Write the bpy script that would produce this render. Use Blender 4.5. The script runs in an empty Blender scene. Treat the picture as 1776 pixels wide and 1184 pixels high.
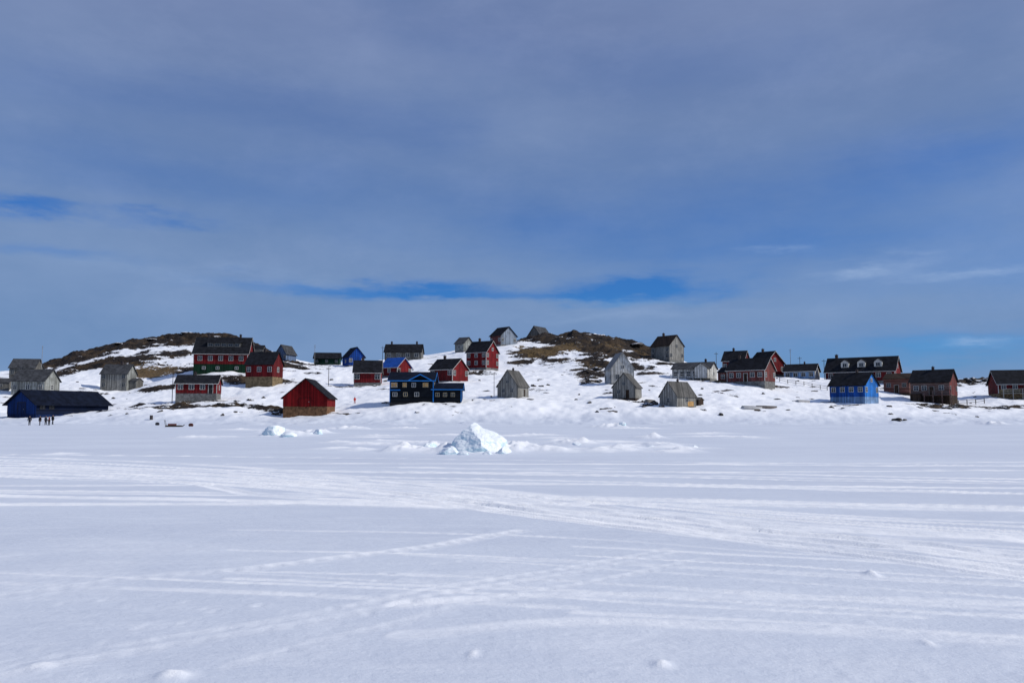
import bpy, bmesh, math, random
import numpy as np
from mathutils import Vector, Matrix, noise as mn
random.seed(4)
FP=1381.0; CZ=2.0; TH=math.atan(126/1381)
CT,ST=math.cos(TH),math.sin(TH)
C=bpy.context.scene.collection
SUN_EL=math.radians(38); SUN_AZ=math.radians(97)

def ray(px,py):
    x=(px-888)/FP; y=(592-py)/FP
    return (x, CT-y*ST, ST+y*CT)
def at(px,py,Y):
    r=ray(px,py); s=Y/r[1]
    return (r[0]*s, Y, CZ+r[2]*s)
def ground(px,py):
    r=ray(px,py); s=-CZ/r[2]
    return (r[0]*s, r[1]*s)

# ------------------------------------------------------------------ materials
def newmat(name):
    m=bpy.data.materials.new(name); m.use_nodes=True
    nt=m.node_tree; b=nt.nodes['Principled BSDF']
    return m,nt,b
def N(nt,t,**k):
    n=nt.nodes.new(t)
    for a,v in k.items(): setattr(n,a,v)
    return n
def L(nt,a,b): nt.links.new(a,b)
def math_(nt,op,a,b=None,c=None,clamp=False):
    n=N(nt,'ShaderNodeMath',operation=op); n.use_clamp=clamp
    for i,v in enumerate((a,b,c)):
        if v is None: continue
        if isinstance(v,(int,float)): n.inputs[i].default_value=v
        else: L(nt,v,n.inputs[i])
    return n.outputs[0]
def mixc(nt,f,a,b,bt='MIX'):
    n=N(nt,'ShaderNodeMix',data_type='RGBA',blend_type=bt)
    if isinstance(f,(int,float)): n.inputs[0].default_value=f
    else: L(nt,f,n.inputs[0])
    for i,v in ((6,a),(7,b)):
        if isinstance(v,tuple): n.inputs[i].default_value=(*v[:3],1)
        else: L(nt,v,n.inputs[i])
    return n.outputs[2]
def ramp(nt,v,a,b,smooth=True):
    n=N(nt,'ShaderNodeMapRange',interpolation_type='SMOOTHSTEP' if smooth else 'LINEAR')
    L(nt,v,n.inputs[0]); n.inputs[1].default_value=a; n.inputs[2].default_value=b
    return n.outputs[0]
def noise(nt,vec,scale,detail=4,rough=.6):
    n=N(nt,'ShaderNodeTexNoise'); n.inputs['Scale'].default_value=scale
    n.inputs['Detail'].default_value=detail; n.inputs['Roughness'].default_value=rough
    if vec is not None: L(nt,vec,n.inputs['Vector'])
    return n.outputs[0]
def mapping(nt,vec,s):
    n=N(nt,'ShaderNodeMapping'); n.inputs['Scale'].default_value=s; L(nt,vec,n.inputs['Vector'])
    return n.outputs[0]
_mc={}
def boards(col,worn=0.3,horiz=False,worncol=None):
    key=('b',col,worn,horiz,worncol)
    if key in _mc: return _mc[key]
    m,nt,b=newmat('boards')
    tc=N(nt,'ShaderNodeTexCoord').outputs['Object']
    sx=N(nt,'ShaderNodeSeparateXYZ'); L(nt,tc,sx.inputs[0])
    xy=math_(nt,'ADD',sx.outputs[0],sx.outputs[1])
    st=mapping(nt,tc,(2.2,2.2,.35) if not horiz else (.35,.35,2.5))
    n1=noise(nt,st,1.6,5,.7); n2=noise(nt,tc,.6,3)
    co=xy if not horiz else sx.outputs[2]
    fr=math_(nt,'FRACT',math_(nt,'MULTIPLY',co,4.0))
    gap=math_(nt,'LESS_THAN',fr,.14)
    bid=math_(nt,'FLOOR',math_(nt,'MULTIPLY',co,4.0))
    wn=N(nt,'ShaderNodeTexWhiteNoise',noise_dimensions='1D'); L(nt,bid,wn.inputs['W'])
    if worncol is None: worncol=tuple(min(1,c*.45+.06) for c in col)
    w=ramp(nt,math_(nt,'ADD',n1,math_(nt,'MULTIPLY',n2,.5)),.88-worn*.5,1.10-worn*.5)
    c=mixc(nt,math_(nt,'MULTIPLY',w,min(1,worn*1.9)),col,worncol)
    v=math_(nt,'ADD',math_(nt,'MULTIPLY',wn.outputs[0],.7),.52)
    c=mixc(nt,1.0,c,v,'MULTIPLY')
    c=mixc(nt,math_(nt,'MULTIPLY',gap,.6),c,tuple(q*.2 for q in col))
    c=mixc(nt,math_(nt,'MULTIPLY',ramp(nt,n2,.42,.65),.45),c,tuple(q*.35 for q in col))
    L(nt,c,b.inputs['Base Color']); b.inputs['Roughness'].default_value=.85
    b.inputs['Specular IOR Level'].default_value=.12
    _mc[key]=m; return m
def plain(col,rough=.8,var=.25,scale=1.5,spec=.2,metal=0):
    key=('p',col,rough,var,scale,spec,metal)
    if key in _mc: return _mc[key]
    m,nt,b=newmat('surface')
    tc=N(nt,'ShaderNodeTexCoord').outputs['Object']
    n1=noise(nt,tc,scale,5,.65)
    c=mixc(nt,ramp(nt,n1,.3,.7),tuple(q*(1-var) for q in col),tuple(min(1,q*(1+var)) for q in col))
    L(nt,c,b.inputs['Base Color']); b.inputs['Roughness'].default_value=rough
    b.inputs['Specular IOR Level'].default_value=spec; b.inputs['Metallic'].default_value=metal
    _mc[key]=m; return m
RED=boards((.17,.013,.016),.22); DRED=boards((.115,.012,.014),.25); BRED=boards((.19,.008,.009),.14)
ROSE=boards((.18,.045,.040),.45); BLACKW=boards((.006,.009,.014),.06,True,(.015,.018,.025))
GREYW=boards((.20,.195,.18),.55,False,(.34,.33,.30)); LGREY=boards((.32,.335,.32),.45,False,(.20,.20,.18))
DGREY=boards((.11,.11,.105),.5,False,(.20,.19,.17)); WHITEW=boards((.62,.62,.59),.4,False,(.34,.32,.29))
BLUEW=boards((.010,.055,.27),.18); DBLUE=boards((.008,.024,.09),.15); BLUE_LIT=boards((.03,.19,.58),.12)
BLUE_SHADE=boards((.015,.085,.36),.12); WARE_LIT=boards((.007,.034,.15),.12)
WARE_SHADE=boards((.005,.011,.034),.05,True,(.006,.018,.05))
DGREEN=boards((.010,.042,.026),.12,False,(.02,.05,.035)); BROWNW=boards((.13,.07,.06),.5,True,(.22,.17,.15))
REDBR=boards((.16,.062,.05),.45,True,(.22,.13,.11))
BLGREY=boards((.15,.22,.37),.3,False,(.25,.28,.34)); PALEBL=boards((.26,.31,.38),.3)
TANW=boards((.28,.22,.12),.3,False,(.18,.15,.10))
RBLK=plain((.013,.014,.018),.9,.5,1.1,.1); RGREY=plain((.055,.057,.062),.9,.45,1.1,.1); RLG=plain((.20,.20,.20),.9,.3,.9,.1)
RBLUE=plain((.01,.07,.32),.7,.25,1); RNAVY=plain((.006,.009,.020),.85,.45,.8,.08); RWOOD=boards((.13,.125,.115),.5)
TAN=plain((.17,.125,.07),.9,.45,1.6); CONC=plain((.15,.15,.145),.95,.4,1.6); GRNF=boards((.008,.035,.018),.2)
ORBR=plain((.15,.08,.04),.9,.5,1.8)
DBRN=boards((.05,.032,.022),.3); PBLUE=boards((.22,.36,.58),.3)
WHITE=plain((.47,.47,.45),.7,.2,2); CREAM=plain((.42,.35,.22),.7,.2,2); TRBLUE=plain((.02,.19,.55),.6,.15,2); TRDK=plain((.02,.02,.022),.8,.2,2)
TRGREY=plain((.24,.24,.23),.8,.25,2)
def glass():
    m,nt,b=newmat('window glass')
    tc=N(nt,'ShaderNodeTexCoord').outputs['Object']
    b.inputs['Roughness'].default_value=.15
    L(nt,mixc(nt,ramp(nt,noise(nt,tc,.8),.35,.7),(.01,.012,.016),(.05,.055,.065)),b.inputs['Base Color'])
    return m
GLASS=glass(); BOARD=plain((.42,.25,.10),.8,.25,2)

# ------------------------------------------------------------------ mesh building
class MB:
    def __init__(s): s.v=[]; s.f=[]; s.mi=[]; s.T=None
    def add(s,vs,fs,mi=0):
        o=len(s.v)
        if s.T: vs=[s.T(*p) for p in vs]
        s.v+=[tuple(p) for p in vs]; s.f+=[tuple(o+i for i in f) for f in fs]; s.mi+=[mi]*len(fs)
    def box(s,x0,x1,y0,y1,z0,z1,mi=0):
        s.add([(x0,y0,z0),(x1,y0,z0),(x1,y1,z0),(x0,y1,z0),(x0,y0,z1),(x1,y0,z1),(x1,y1,z1),(x0,y1,z1)],
              [(0,3,2,1),(4,5,6,7),(0,1,5,4),(1,2,6,5),(2,3,7,6),(3,0,4,7)],mi)
    def bar(s,a,b,r,r2=None,n=6,mi=0):
        a=Vector(a); b=Vector(b); r2=r if r2 is None else r2
        d=(b-a).normalized(); u=d.orthogonal().normalized(); w=d.cross(u)
        vs=[a+(u*math.cos(t)+w*math.sin(t))*r for t in [2*math.pi*i/n for i in range(n)]]
        vs+=[b+(u*math.cos(t)+w*math.sin(t))*r2 for t in [2*math.pi*i/n for i in range(n)]]
        s.add(vs,[(i,(i+1)%n,n+(i+1)%n,n+i) for i in range(n)]+[tuple(range(n-1,-1,-1)),tuple(range(n,2*n))],mi)
    def prism(s,prof,a0,a1,axis,mi=0,cap=None):
        n=len(prof)
        P=(lambda t,z,a:(a,t,z)) if axis=='x' else (lambda t,z,a:(t,a,z))
        vs=[P(t,z,a0) for t,z in prof]+[P(t,z,a1) for t,z in prof]
        s.add(vs,[(i,(i+1)%n,n+(i+1)%n,n+i) for i in range(n)],mi)
        o=len(s.v)-2*n
        for f in (tuple(range(n-1,-1,-1)),tuple(range(n,2*n))):
            s.f.append(tuple(o+i for i in f)); s.mi.append(mi if cap is None else cap)
    def build(s,name,mats,parent=None,smooth=False):
        me=bpy.data.meshes.new(name); me.from_pydata(s.v,[],s.f)
        if not isinstance(mats,(list,tuple)): mats=[mats]
        for m in mats: me.materials.append(m)
        me.polygons.foreach_set('material_index',s.mi)
        bm=bmesh.new(); bm.from_mesh(me); bmesh.ops.recalc_face_normals(bm,faces=bm.faces); bm.to_mesh(me); bm.free()
        if smooth: me.polygons.foreach_set('use_smooth',[True]*len(me.polygons))
        o=bpy.data.objects.new(name,me); C.objects.link(o)
        if parent: o.parent=parent
        return o
def tag(o,label=None,cat=None,group=None,kind=None):
    if label: o['label']=label
    if cat: o['category']=cat
    if group: o['group']=group
    if kind: o['kind']=kind
    return o
def empty(name,loc,rz=0):
    o=bpy.data.objects.new(name,None); C.objects.link(o); o.location=loc; o.rotation_euler=(0,0,rz); return o

# ------------------------------------------------------------------ house kit
def block(par,cx,cy,W,D,zb,H,R,ridge,wm,rm,oh=.35,wn='wall',rn='roof',trim=None,endm=None,th=.16,tw=1.0):
    mb=MB()
    if ridge=='x': half=D/2; ct=cy; a0,a1=cx-W/2,cx+W/2
    else: half=W/2; ct=cx; a0,a1=cy-D/2,cy+D/2
    prof=[(ct-half,zb),(ct+half,zb),(ct+half,zb+H),(ct,zb+H+R),(ct-half,zb+H)]
    mb.prism(prof,a0,a1,ridge,0,1 if endm else None)
    w=mb.build(wn,[wm,endm] if endm else wm,par)
    r=MB(); sl=R/half; g=.02; e=half+oh; ze=zb+H-sl*oh+g; zr=zb+H+R+g
    r.prism([(ct-e,ze),(ct,zr),(ct+e,ze),(ct+e,ze+th),(ct,zr+th*1.15),(ct-e,ze+th)],a0-oh,a1+oh,ridge)
    ro=r.build(rn,rm,par)
    if trim:
        t=MB(); c=.10; p=.03; k=.02+.16*(tw-1)
        for sx in (-1,1):
            for sy in (-1,1):
                x=cx+sx*W/2; y=cy+sy*D/2
                t.box(min(x+sx*p,x-sx*c),max(x+sx*p,x-sx*c),min(y+sy*p,y-sy*c),max(y+sy*p,y-sy*c),zb+.01,zb+H-sl*.05-.03)
        for a in (a0-oh-.05,a1+oh):
            t.prism([(ct-e-.02,ze-k),(ct,zr-k-.02),(ct+e+.02,ze-k),(ct+e+.02,ze+th*.6),(ct,zr+th*.65),(ct-e-.02,ze+th*.6)],a,a+.05,ridge)
        for sgn in (-1,1):
            q=ct+sgn*(e+.0)
            lo,hi=(q,q+.05) if sgn>0 else (q-.05,q)
            if ridge=='x': t.box(a0-oh,a1+oh,lo,hi,ze-k,ze+th*.7)
            else: t.box(lo,hi,a0-oh,a1+oh,ze-k,ze+th*.7)
        t.build('trim',trim,par)
    return dict(par=par,cx=cx,cy=cy,W=W,D=D,zb=zb,H=H,R=R,ridge=ridge,wall=w,roof=ro)
def facemap(b,face):
    cx,cy,W,D=b['cx'],b['cy'],b['W'],b['D']
    if face=='f': return W,lambda u,n,z:(cx-W/2+u,cy-D/2-n,z)
    if face=='l': return D,lambda u,n,z:(cx-W/2-n,cy+D/2-u,z)
    return D,lambda u,n,z:(cx+W/2+n,cy-D/2+u,z)
def window(b,face,u,z,w,h,fm=WHITE,pm=GLASS,mun=(1,1),t=.08):
    wd,T=facemap(b,face); uc=u*wd; z=b['zb']+z
    m=MB(); m.T=T; a,c=uc-w/2,uc+w/2; lo,hi=z-h/2,z+h/2
    m.box(a-t,a,0,.08,lo-t,hi+t); m.box(c,c+t,0,.08,lo-t,hi+t)
    m.box(a,c,0,.08,lo-t,lo); m.box(a,c,0,.08,hi,hi+t)
    for i in range(mun[0]):
        x=a+(i+1)*w/(mun[0]+1); m.box(x-.035,x+.035,.022,.06,lo,hi)
    if mun[1]: m.box(a,c,.022,.055,z+h*.12-.025,z+h*.12+.025)
    f=m.build('window',fm,b['par'])
    p=MB(); p.T=T; p.box(a-.01,c+.01,-.02,.018,lo-.01,hi+.01); p.build('pane',pm,f)
    return f
def door(b,face,u,w=.9,h=2.0,m=None,fm=WHITE,z=0):
    wd,T=facemap(b,face); uc=u*wd; zb=b['zb']+z
    d=MB(); d.T=T; d.box(uc-w/2,uc+w/2,0,.05,zb+.02,zb+h)
    o=d.build('door',m or TRDK,b['par'])
    f=MB(); f.T=T; f.box(uc-w/2-.1,uc-w/2,0,.08,zb,zb+h+.1); f.box(uc+w/2,uc+w/2+.1,0,.08,zb,zb+h+.1); f.box(uc-w/2,uc+w/2,0,.08,zb+h,zb+h+.1)
    f.build('frame',fm,o)
    k=MB(); k.T=T; k.box(uc+w*.3,uc+w*.38,.05,.12,zb+.95,zb+1.05); k.build('handle',TRGREY,o)
def chimney(b,u,w=.55,h=.9,m=None,off=0):
    if b['ridge']=='x': x=b['cx']-b['W']/2+u*b['W']; y=b['cy']+off
    else: x=b['cx']+off; y=b['cy']-b['D']/2+u*b['D']
    zr=b['zb']+b['H']+b['R']; c=MB()
    c.box(x-w/2,x+w/2,y-w/2,y+w/2,zr-.7,zr+h); c.box(x-w/2-.06,x+w/2+.06,y-w/2-.06,y+w/2+.06,zr+h,zr+h+.1)
    c.bar((x,y,zr+h+.1),(x,y,zr+h+.3),.12,.12,8)
    c.build('chimney',m or plain((.05,.04,.04),.9,.3,3),b['roof'])
def dormer(b,u,w,h,wm,rm,fm=WHITE,run=.45,nw=1):
    sl=b['R']/(b['D']/2); x=b['cx']-b['W']/2+u*b['W']; yf=b['cy']-b['D']/2+run
    z0=b['zb']+b['H']+sl*run-.3
    d=empty('dormer',(0,0,0)); d.parent=b['par']
    depth=(h+w*.35+.3)/sl
    m=MB(); hw=w/2
    m.prism([(x-hw,z0),(x+hw,z0),(x+hw,z0+h+.3),(x,z0+h+.3+w*.35),(x-hw,z0+h+.3)],yf,yf+depth,'y')
    m.build('dormer_wall',wm,d)
    r=MB(); e=hw+.18; zz=z0+h+.3; r.prism([(x-e,zz-.10),(x,zz+w*.35+.02),(x+e,zz-.10),(x+e,zz+.02),(x,zz+w*.35+.16),(x-e,zz+.02)],yf-.2,yf+depth,'y')
    r.build('dormer_roof',rm,d)
    bb=dict(par=d,cx=x,cy=yf+depth/2,W=w,D=depth,zb=z0+.3)
    for i in range(nw): window(bb,'f',(i+.5)/nw,h*.5,w/nw*.5,h*.62,fm,GLASS,(1,0),.09)
    return d
def deck(par,x0,x1,y0,y1,z,zlow,m,rail=True):
    d=empty('deck',(0,0,0)); d.parent=par
    p=MB(); p.box(x0,x1,y0,y1,z-.12,z); p.build('platform',m,d)
    n=max(2,int((x1-x0)/1.8)+1)
    for i in range(n):
        x=x0+.1+(x1-x0-.2)*i/(n-1); q=MB(); q.box(x-.08,x+.08,y0+.02,y0+.18,zlow,z+(1.0 if rail else -.12)); q.build('post',m,d)
    if rail:
        r=MB(); r.box(x0,x1,y0-.03,y0+.015,z+.92,z+1.02); r.box(x0,x1,y0-.03,y0+.015,z+.45,z+.53); r.build('rail',m,d)
HS=[]; CP=[]
def cp(px,py,Y): x,y,z=at(px,py,Y); CP.append((x,Y,(z-CZ)/Y))
def H(name,label,px,py,d,tw,th,D,yaw,ridge,f,h,wall,roof,fnd,wins=(),trim=None,end=None,oh=.35,fn=None,cat='house',nocp=False,group=None,under=2.0,tk=1.0):
    mpp=d/FP; ya=math.radians(yaw)
    W=(tw*mpp-D*abs(math.sin(ya)))/math.cos(ya); W=max(W,2.5)
    df=d-D/2-1
    z0=at(px,py,df)[2]; x=at(px,py,d)[0]
    HS.append(dict(name=name,label=label,loc=(x,d,z0),rz=ya-math.atan2(x,d),W=W,D=D,F=f*mpp,H=h*mpp,R=max(.3,(th-f-h)*mpp),ridge=ridge,
        wall=wall,roof=roof,fnd=fnd,wins=wins,trim=trim,end=end,oh=oh,fn=fn,cat=cat,group=group,under=under,tk=tk))
    if not nocp:
        CP.append((at(px,py,df)[0],df,(z0-CZ)/df)); 
        CP.append((at(px,py,d+D/2)[0],d+D/2,(z0+.5-CZ)/(d+D/2)))
G='wooden houses of the snowy settlement'
row=lambda n,z,w,h,face='f',a=.12,b=.88,**k:[(face,a+(b-a)*(i/(n-1) if n>1 else .5),z,w,h,k) for i in range(n)]

H('grey_house','weathered grey house highest at the far left edge beside a mast',45,657,240,50,35,6,-22,'x',3,17,DGREY,RGREY,CONC,row(2,1.6,.9,1.1,fm=TRGREY))
H('pale_house','pale grey green house with a dark roof above the long blue warehouse',61,689,202,72,48,6.5,-32,'x',4,25,LGREY,RGREY,CONC,row(3,2.0,.9,1.1,fm=WHITE)+row(1,2.0,.9,1.1,'r'))
def f_ware(b):
    door(b,'l',.5,2.6,2.4,DBLUE,TRDK); window(b,'f',.2,1.5,1.0,.8,TRDK); window(b,'f',.08,1.5,1.0,.8,TRDK)
H('blue_warehouse','long low dark navy warehouse by the shore at the left',102,721,174,152,42,10,33,'x',3,17,WARE_SHADE,RNAVY,DBLUE,[],None,WARE_LIT,.7,f_ware,'warehouse')  # long wall's shade painted in as darker blue, lit gable end lighter
def f_4(b):
    block(b['par'],b['cx']+b['W']/2+1.0,b['cy']+.4,2.0,b['D']-1.5,b['zb'],b['H']*.55,.7,'x',DGREY,RGREY,.15,'annex_wall','annex_roof')
    chimney(b,.6)
H('grey_house','two storey bare grey house left of the big red and green house',205,679,215,56,47,6,-24,'x',3,28,GREYW,RGREY,CONC,row(2,1.4,.8,1.0,fm=TRGREY)+row(2,3.6,.8,1.0,fm=TRGREY),None,LGREY,.3,f_4)
def f_5(b):
    sl=b['R']/(b['D']/2); d=empty('dormer',(0,0,0)); d.parent=b['par']
    x0=b['cx']-b['W']*.28; x1=b['cx']+b['W']*.34; y0=b['cy']-b['D']/2+1.6; z=b['zb']+b['H']+sl*1.6
    m=MB(); m.box(x0,x1,y0,b['cy']+.4,z-.4,z+1.35); m.build('dormer_wall',DGREY,d)
    r=MB(); r.add([(x0-.3,y0-.4,z+1.36),(x1+.3,y0-.4,z+1.36),(x1+.3,b['cy']+.6,z+1.9),(x0-.3,b['cy']+.6,z+1.9),(x0-.3,y0-.4,z+1.52),(x1+.3,y0-.4,z+1.52),(x1+.3,b['cy']+.6,z+2.06),(x0-.3,b['cy']+.6,z+2.06)],[(0,3,2,1),(4,5,6,7),(0,1,5,4),(1,2,6,5),(2,3,7,6),(3,0,4,7)])
    r.build('dormer_roof',RBLK,d)
    bb=dict(par=d,cx=(x0+x1)/2,cy=y0+2,W=x1-x0,D=4,zb=z)
    for i in range(5): window(bb,'f',.1+.2*i,.7,1.1,.7,TRGREY,GLASS,(1,0),.08)
    chimney(b,.2); chimney(b,.8)
    f=dict(par=b['par'],cx=b['cx'],cy=b['cy'],W=b['W']+.1,D=b['D']+.1,zb=b['zb']-b['F'])
    for u in (.2,.45,.8): window(f,'f',u,1.2,.8,.7,WHITE,GLASS,(1,0),.08)
H('red_house','largest red house with green lower storey under the left hilltop',388,645,228,98,61,9,-12,'x',14,19,RED,RBLK,GRNF,row(5,1.6,1.1,1.2)+row(2,1.6,1,1.2,'r'),WHITE,None,.45,f_5)
H('red_house','red house with tall tan foundation right of the red and green house',458,669,208,62,59,6,-26,'x',16,22,RED,RBLK,TAN,row(3,1.9,1.0,1.2)+row(1,1.9,1.0,1.2,'r'),None,DRED,.35,lambda b:chimney(b,.5))
H('blue_house','small light blue gabled house on the left hill shoulder',496,629,262,34,31,7,-28,'y',2,15,BLGREY,RGREY,CONC,row(2,1.8,.8,1.0))
def f_8(b): door(b,'f',.85,.9,2.0,TRDK,WHITE); chimney(b,.4,.5,.7)
H('red_house','low red house with grey stone foundation below the left hill',344,699,186,74,48,6.5,-10,'x',17,17,RED,RBLK,CONC,row(3,1.4,1.0,1.0,a=.12,b=.65)+row(1,1.4,.9,1.0,'r'),WHITE,None,.35,f_8)
def f_9(b):
    door(b,'f',.5,2.2,1.7,BRED,DRED,-.1)
H('red_barn','deep red gabled barn on a low orange brown base nearest the shore',537,720,164,88,61,9,-12,'y',15,15,BRED,RBLK,ORBR,[],None,DRED,.4,f_9,'barn')
H('dark_green_house','low dark green house on the skyline left of centre',568,633,266,46,22,6,-6,'x',2,10,DGREEN,RBLK,CONC,row(3,1.0,.7,.7,fm=TRGREY))
H('blue_house','small deep blue gabled house on the skyline',613,635,258,38,33,6,20,'y',2,15,BLUEW,RNAVY,CONC,row(2,1.6,.9,1.0)+row(1,1.4,.8,.9,'l'),None,BLUEW)
H('red_house','narrow red house below the deep blue skyline house',638,668,212,48,43,6,-4,'x',5,18,RED,RBLK,CONC,row(2,1.5,1.2,1.2),WHITE,None,.35,lambda b:chimney(b,.3))
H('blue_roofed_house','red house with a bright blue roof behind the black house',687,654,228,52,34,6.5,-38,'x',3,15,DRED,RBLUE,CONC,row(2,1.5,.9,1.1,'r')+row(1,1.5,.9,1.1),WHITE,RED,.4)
def f_14(b): chimney(b,.15); chimney(b,.85)
H('grey_house','long grey house with dark roof and four windows on the skyline',701,625,262,67,29,7,-8,'x',2,13,DGREY,RBLK,CONC,row(4,1.5,1.2,1.1,fm=WHITE)+row(1,1.4,.9,1.0,'r'),None,None,.35,f_14)
def f_15(b):
    par=b['par']; z=b['zb']
    for i,(u,zz,w,h,pm) in enumerate([(.10,3.55,1.2,.85,BOARD),(.34,3.55,.75,.8,BOARD),(.55,3.55,.75,.8,GLASS),(.82,3.55,1.0,.8,BOARD),(.12,1.6,.85,.75,GLASS),(.36,1.6,.75,.75,GLASS),(.62,1.6,.85,.75,GLASS)]):
        window(b,'f',u,zz,w,h,CREAM if i%2 else WHITE,pm,(1,0),.07)
    wg=block(par,b['cx']+b['W']/2+2.9,b['cy']-.4,5.8,b['D']-1.2,z,2.7,1.25,'x',BLACKW,RNAVY,.45,'annex_wall','annex_roof',TRBLUE,BLACKW,.16,1.15)
    for u in (.15,.42,.7): window(wg,'f',u,1.55,.7,.7,CREAM,GLASS,(1,0),.07)
    door(wg,'r',.5,.9,2.0,TRDK,TRBLUE); window(b,'r',.3,3.7,.8,.7)
    g=empty('front_gable',(0,0,0)); g.parent=par; x=b['cx']+b['W']*.2; yf=b['cy']-b['D']/2-.06; zt=z+b['H']-.05
    m=MB(); m.prism([(x-2.1,zt-.3),(x+2.1,zt-.3),(x+2.1,zt+.05),(x,zt+1.15),(x-2.1,zt+.05)],yf,yf+3.2,'y'); m.build('gable_wall',BLACKW,g)
    r=MB(); r.prism([(x-2.5,zt-.1),(x,zt+1.2),(x+2.5,zt-.1),(x+2.5,zt+.06),(x,zt+1.36),(x-2.5,zt+.06)],yf-.35,yf+3.2,'y'); r.build('gable_roof',RNAVY,g)
    t=MB(); t.prism([(x-2.52,zt-.18),(x,zt+1.12),(x+2.52,zt-.18),(x+2.52,zt+.03),(x,zt+1.33),(x-2.52,zt+.03)],yf-.42,yf-.352,'y'); t.build('barge_board',TRBLUE,g)
    m=MB(); m.box(b['cx']-b['W']/2-.02,b['cx']-b['W']/2+2.2,b['cy']-b['D']/2-.09,b['cy']-b['D']/2,z+2.4,z+2.6); m.build('band',TRBLUE,par)
    chimney(b,.15,.5,.5)
H('black_house','near black two storey house with bright blue trim, centre front',717,699,170,80,53,8,-6,'x',2,37,BLACKW,RNAVY,TRDK,[],TRBLUE,None,.45,f_15,tk=1.3)
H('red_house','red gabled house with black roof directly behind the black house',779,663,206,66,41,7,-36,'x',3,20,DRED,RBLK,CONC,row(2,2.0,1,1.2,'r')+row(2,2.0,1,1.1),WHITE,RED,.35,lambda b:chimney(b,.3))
def f_17(b): chimney(b,.35); window(b,'r',.5,5.4,.8,.8)
H('red_house','tall red house with many windows left of the central hill',837,641,232,56,50,7,-32,'x',4,27,RED,RBLK,CONC,row(3,1.4,.9,1.1)+row(3,3.5,.9,1.0)+row(2,1.4,.9,1.1,'r')+row(2,3.6,.9,1.0,'r'),WHITE,None,.35,f_17)
H('red_and_grey_house','hilltop house with red long side and pale blue grey gable, centre skyline',873,599,262,46,33,7,-48,'x',2,16,ROSE,RBLK,CONC,row(2,1.6,.9,1.1)+row(2,1.6,.8,1.0,'r'),None,PALEBL)
H('pale_house','small pale grey house lowest left of the hilltop houses',805,610,272,32,26,6,-34,'x',2,13,LGREY,RGREY,CONC,row(1,1.4,.9,1.0)+row(1,1.5,.8,1.0,'r'))
H('dark_roofed_house','dark roofed grey house peeking over the central hilltop',936,592,288,42,27,8,-30,'y',2,8,DGREY,RGREY,CONC,row(1,1.0,.8,.8),None,None,.3,None,'house',True)
H('grey_hut','small bare wood gabled hut on open snow right of the black house',890,692,175,54,49,6,-24,'y',3,20,GREYW,RWOOD,DBRN,[('f',.5,3.4,.6,.6,dict(fm=TRGREY)),('f',.3,1.5,.6,.7,dict(fm=TRGREY)),('f',.7,1.5,.6,.7,dict(fm=TRGREY))],None,None,.25,lambda b:(door(b,'r',.6,.8,1.8,DBRN,TRGREY),chimney(b,.5,.35,.5)),'hut')
def f_22(b): window(b,'f',.5,4.0,.7,.8); 
H('white_house','tall white gabled house under the rocky slope of the central hill',1074,667,200,50,55,7,14,'y',3,25,WHITEW,RLG,CONC,row(2,1.5,.8,1.1,a=.28,b=.72,fm=TRGREY)+row(2,1.5,.7,1.0,'l',fm=TRGREY),TRGREY,None,.25,f_22)
H('grey_hut','bare wood gabled hut in front of the tall white house',1088,693,175,50,45,6,-14,'y',3,19,GREYW,RWOOD,DBRN,[('f',.5,3.1,.6,.6,dict(fm=TRGREY)),('f',.28,1.4,.6,.7,dict(fm=TRGREY))],None,None,.25,lambda b:door(b,'f',.66,.8,1.8,DBRN,TRGREY),'hut')
def f_24(b):
    p=MB(); wd,T=facemap(b,'r'); p.T=T; p.box(wd*.55,wd*.85,0,.05,b['zb']+.1,b['zb']+1.1); p.build('patch_panel',BOARD,b['par'])
    chimney(b,.5,.35,.5)
H('grey_hut','low grey wooden hut with brown side wall nearest the shore',1176,707,163,62,44,6.5,-36,'y',2,18,GREYW,RWOOD,DBRN,row(1,1.3,.7,.8,fm=TRGREY)+row(1,1.4,.7,.8,'r',fm=TRGREY),None,None,.2,f_24,'hut')
def f_25(b): chimney(b,.3); window(b,'r',.5,4.4,.7,.8,TRGREY)
H('grey_house','two storey bare grey house at the right end of the central hilltop',1158,627,250,56,46,7,-40,'x',3,25,GREYW,DBRN,CONC,row(2,1.4,.9,1.1,fm=TRGREY)+row(2,3.3,.9,1.0,fm=TRGREY)+row(2,1.5,.8,1.0,'r',fm=TRGREY),None,None,.3,f_25)
def f_26(b):
    deck(b['par'],b['cx']-b['W']/2,b['cx']+b['W']*.3,b['cy']-b['D']/2-1.6,b['cy']-b['D']/2-.05,b['zb']+.2,-1.5,WHITE)
    chimney(b,.8,.5,.8)
    block(b['par'],b['cx']+b['W']*.32,b['cy']-b['D']/2-1.2,3.4,2.3,b['zb'],b['H'],1.2,'y',WHITEW,RGREY,.25,'porch_wall','porch_roof')
H('white_house','long low whitewashed house with front deck right of the central hill',1205,659,215,76,31,7,-16,'x',3,17,WHITEW,RGREY,CONC,row(4,1.3,.9,1.0,a=.1,b=.6,fm=TRGREY)+row(1,1.3,.8,1.0,'r'),None,None,.35,f_26)
H('black_roofed_house','dark red house with black roof behind the rose red house',1277,645,242,46,37,7,-15,'x',3,17,DRED,RBLK,CONC,row(3,1.5,.9,1.0)+row(1,1.5,.8,1.0,'r'),WHITE,None,.35,lambda b:chimney(b,.4))
H('red_house','red house with steep black roof and red gable, uphill on the right',1330,651,233,58,42,8,-40,'x',3,19,DRED,RBLK,CONC,row(2,1.6,.9,1.1)+row(2,1.6,.9,1.1,'r')+[('r',.5,4.2,.8,.9,{})],WHITE,RED,.4,lambda b:chimney(b,.3))
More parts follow.
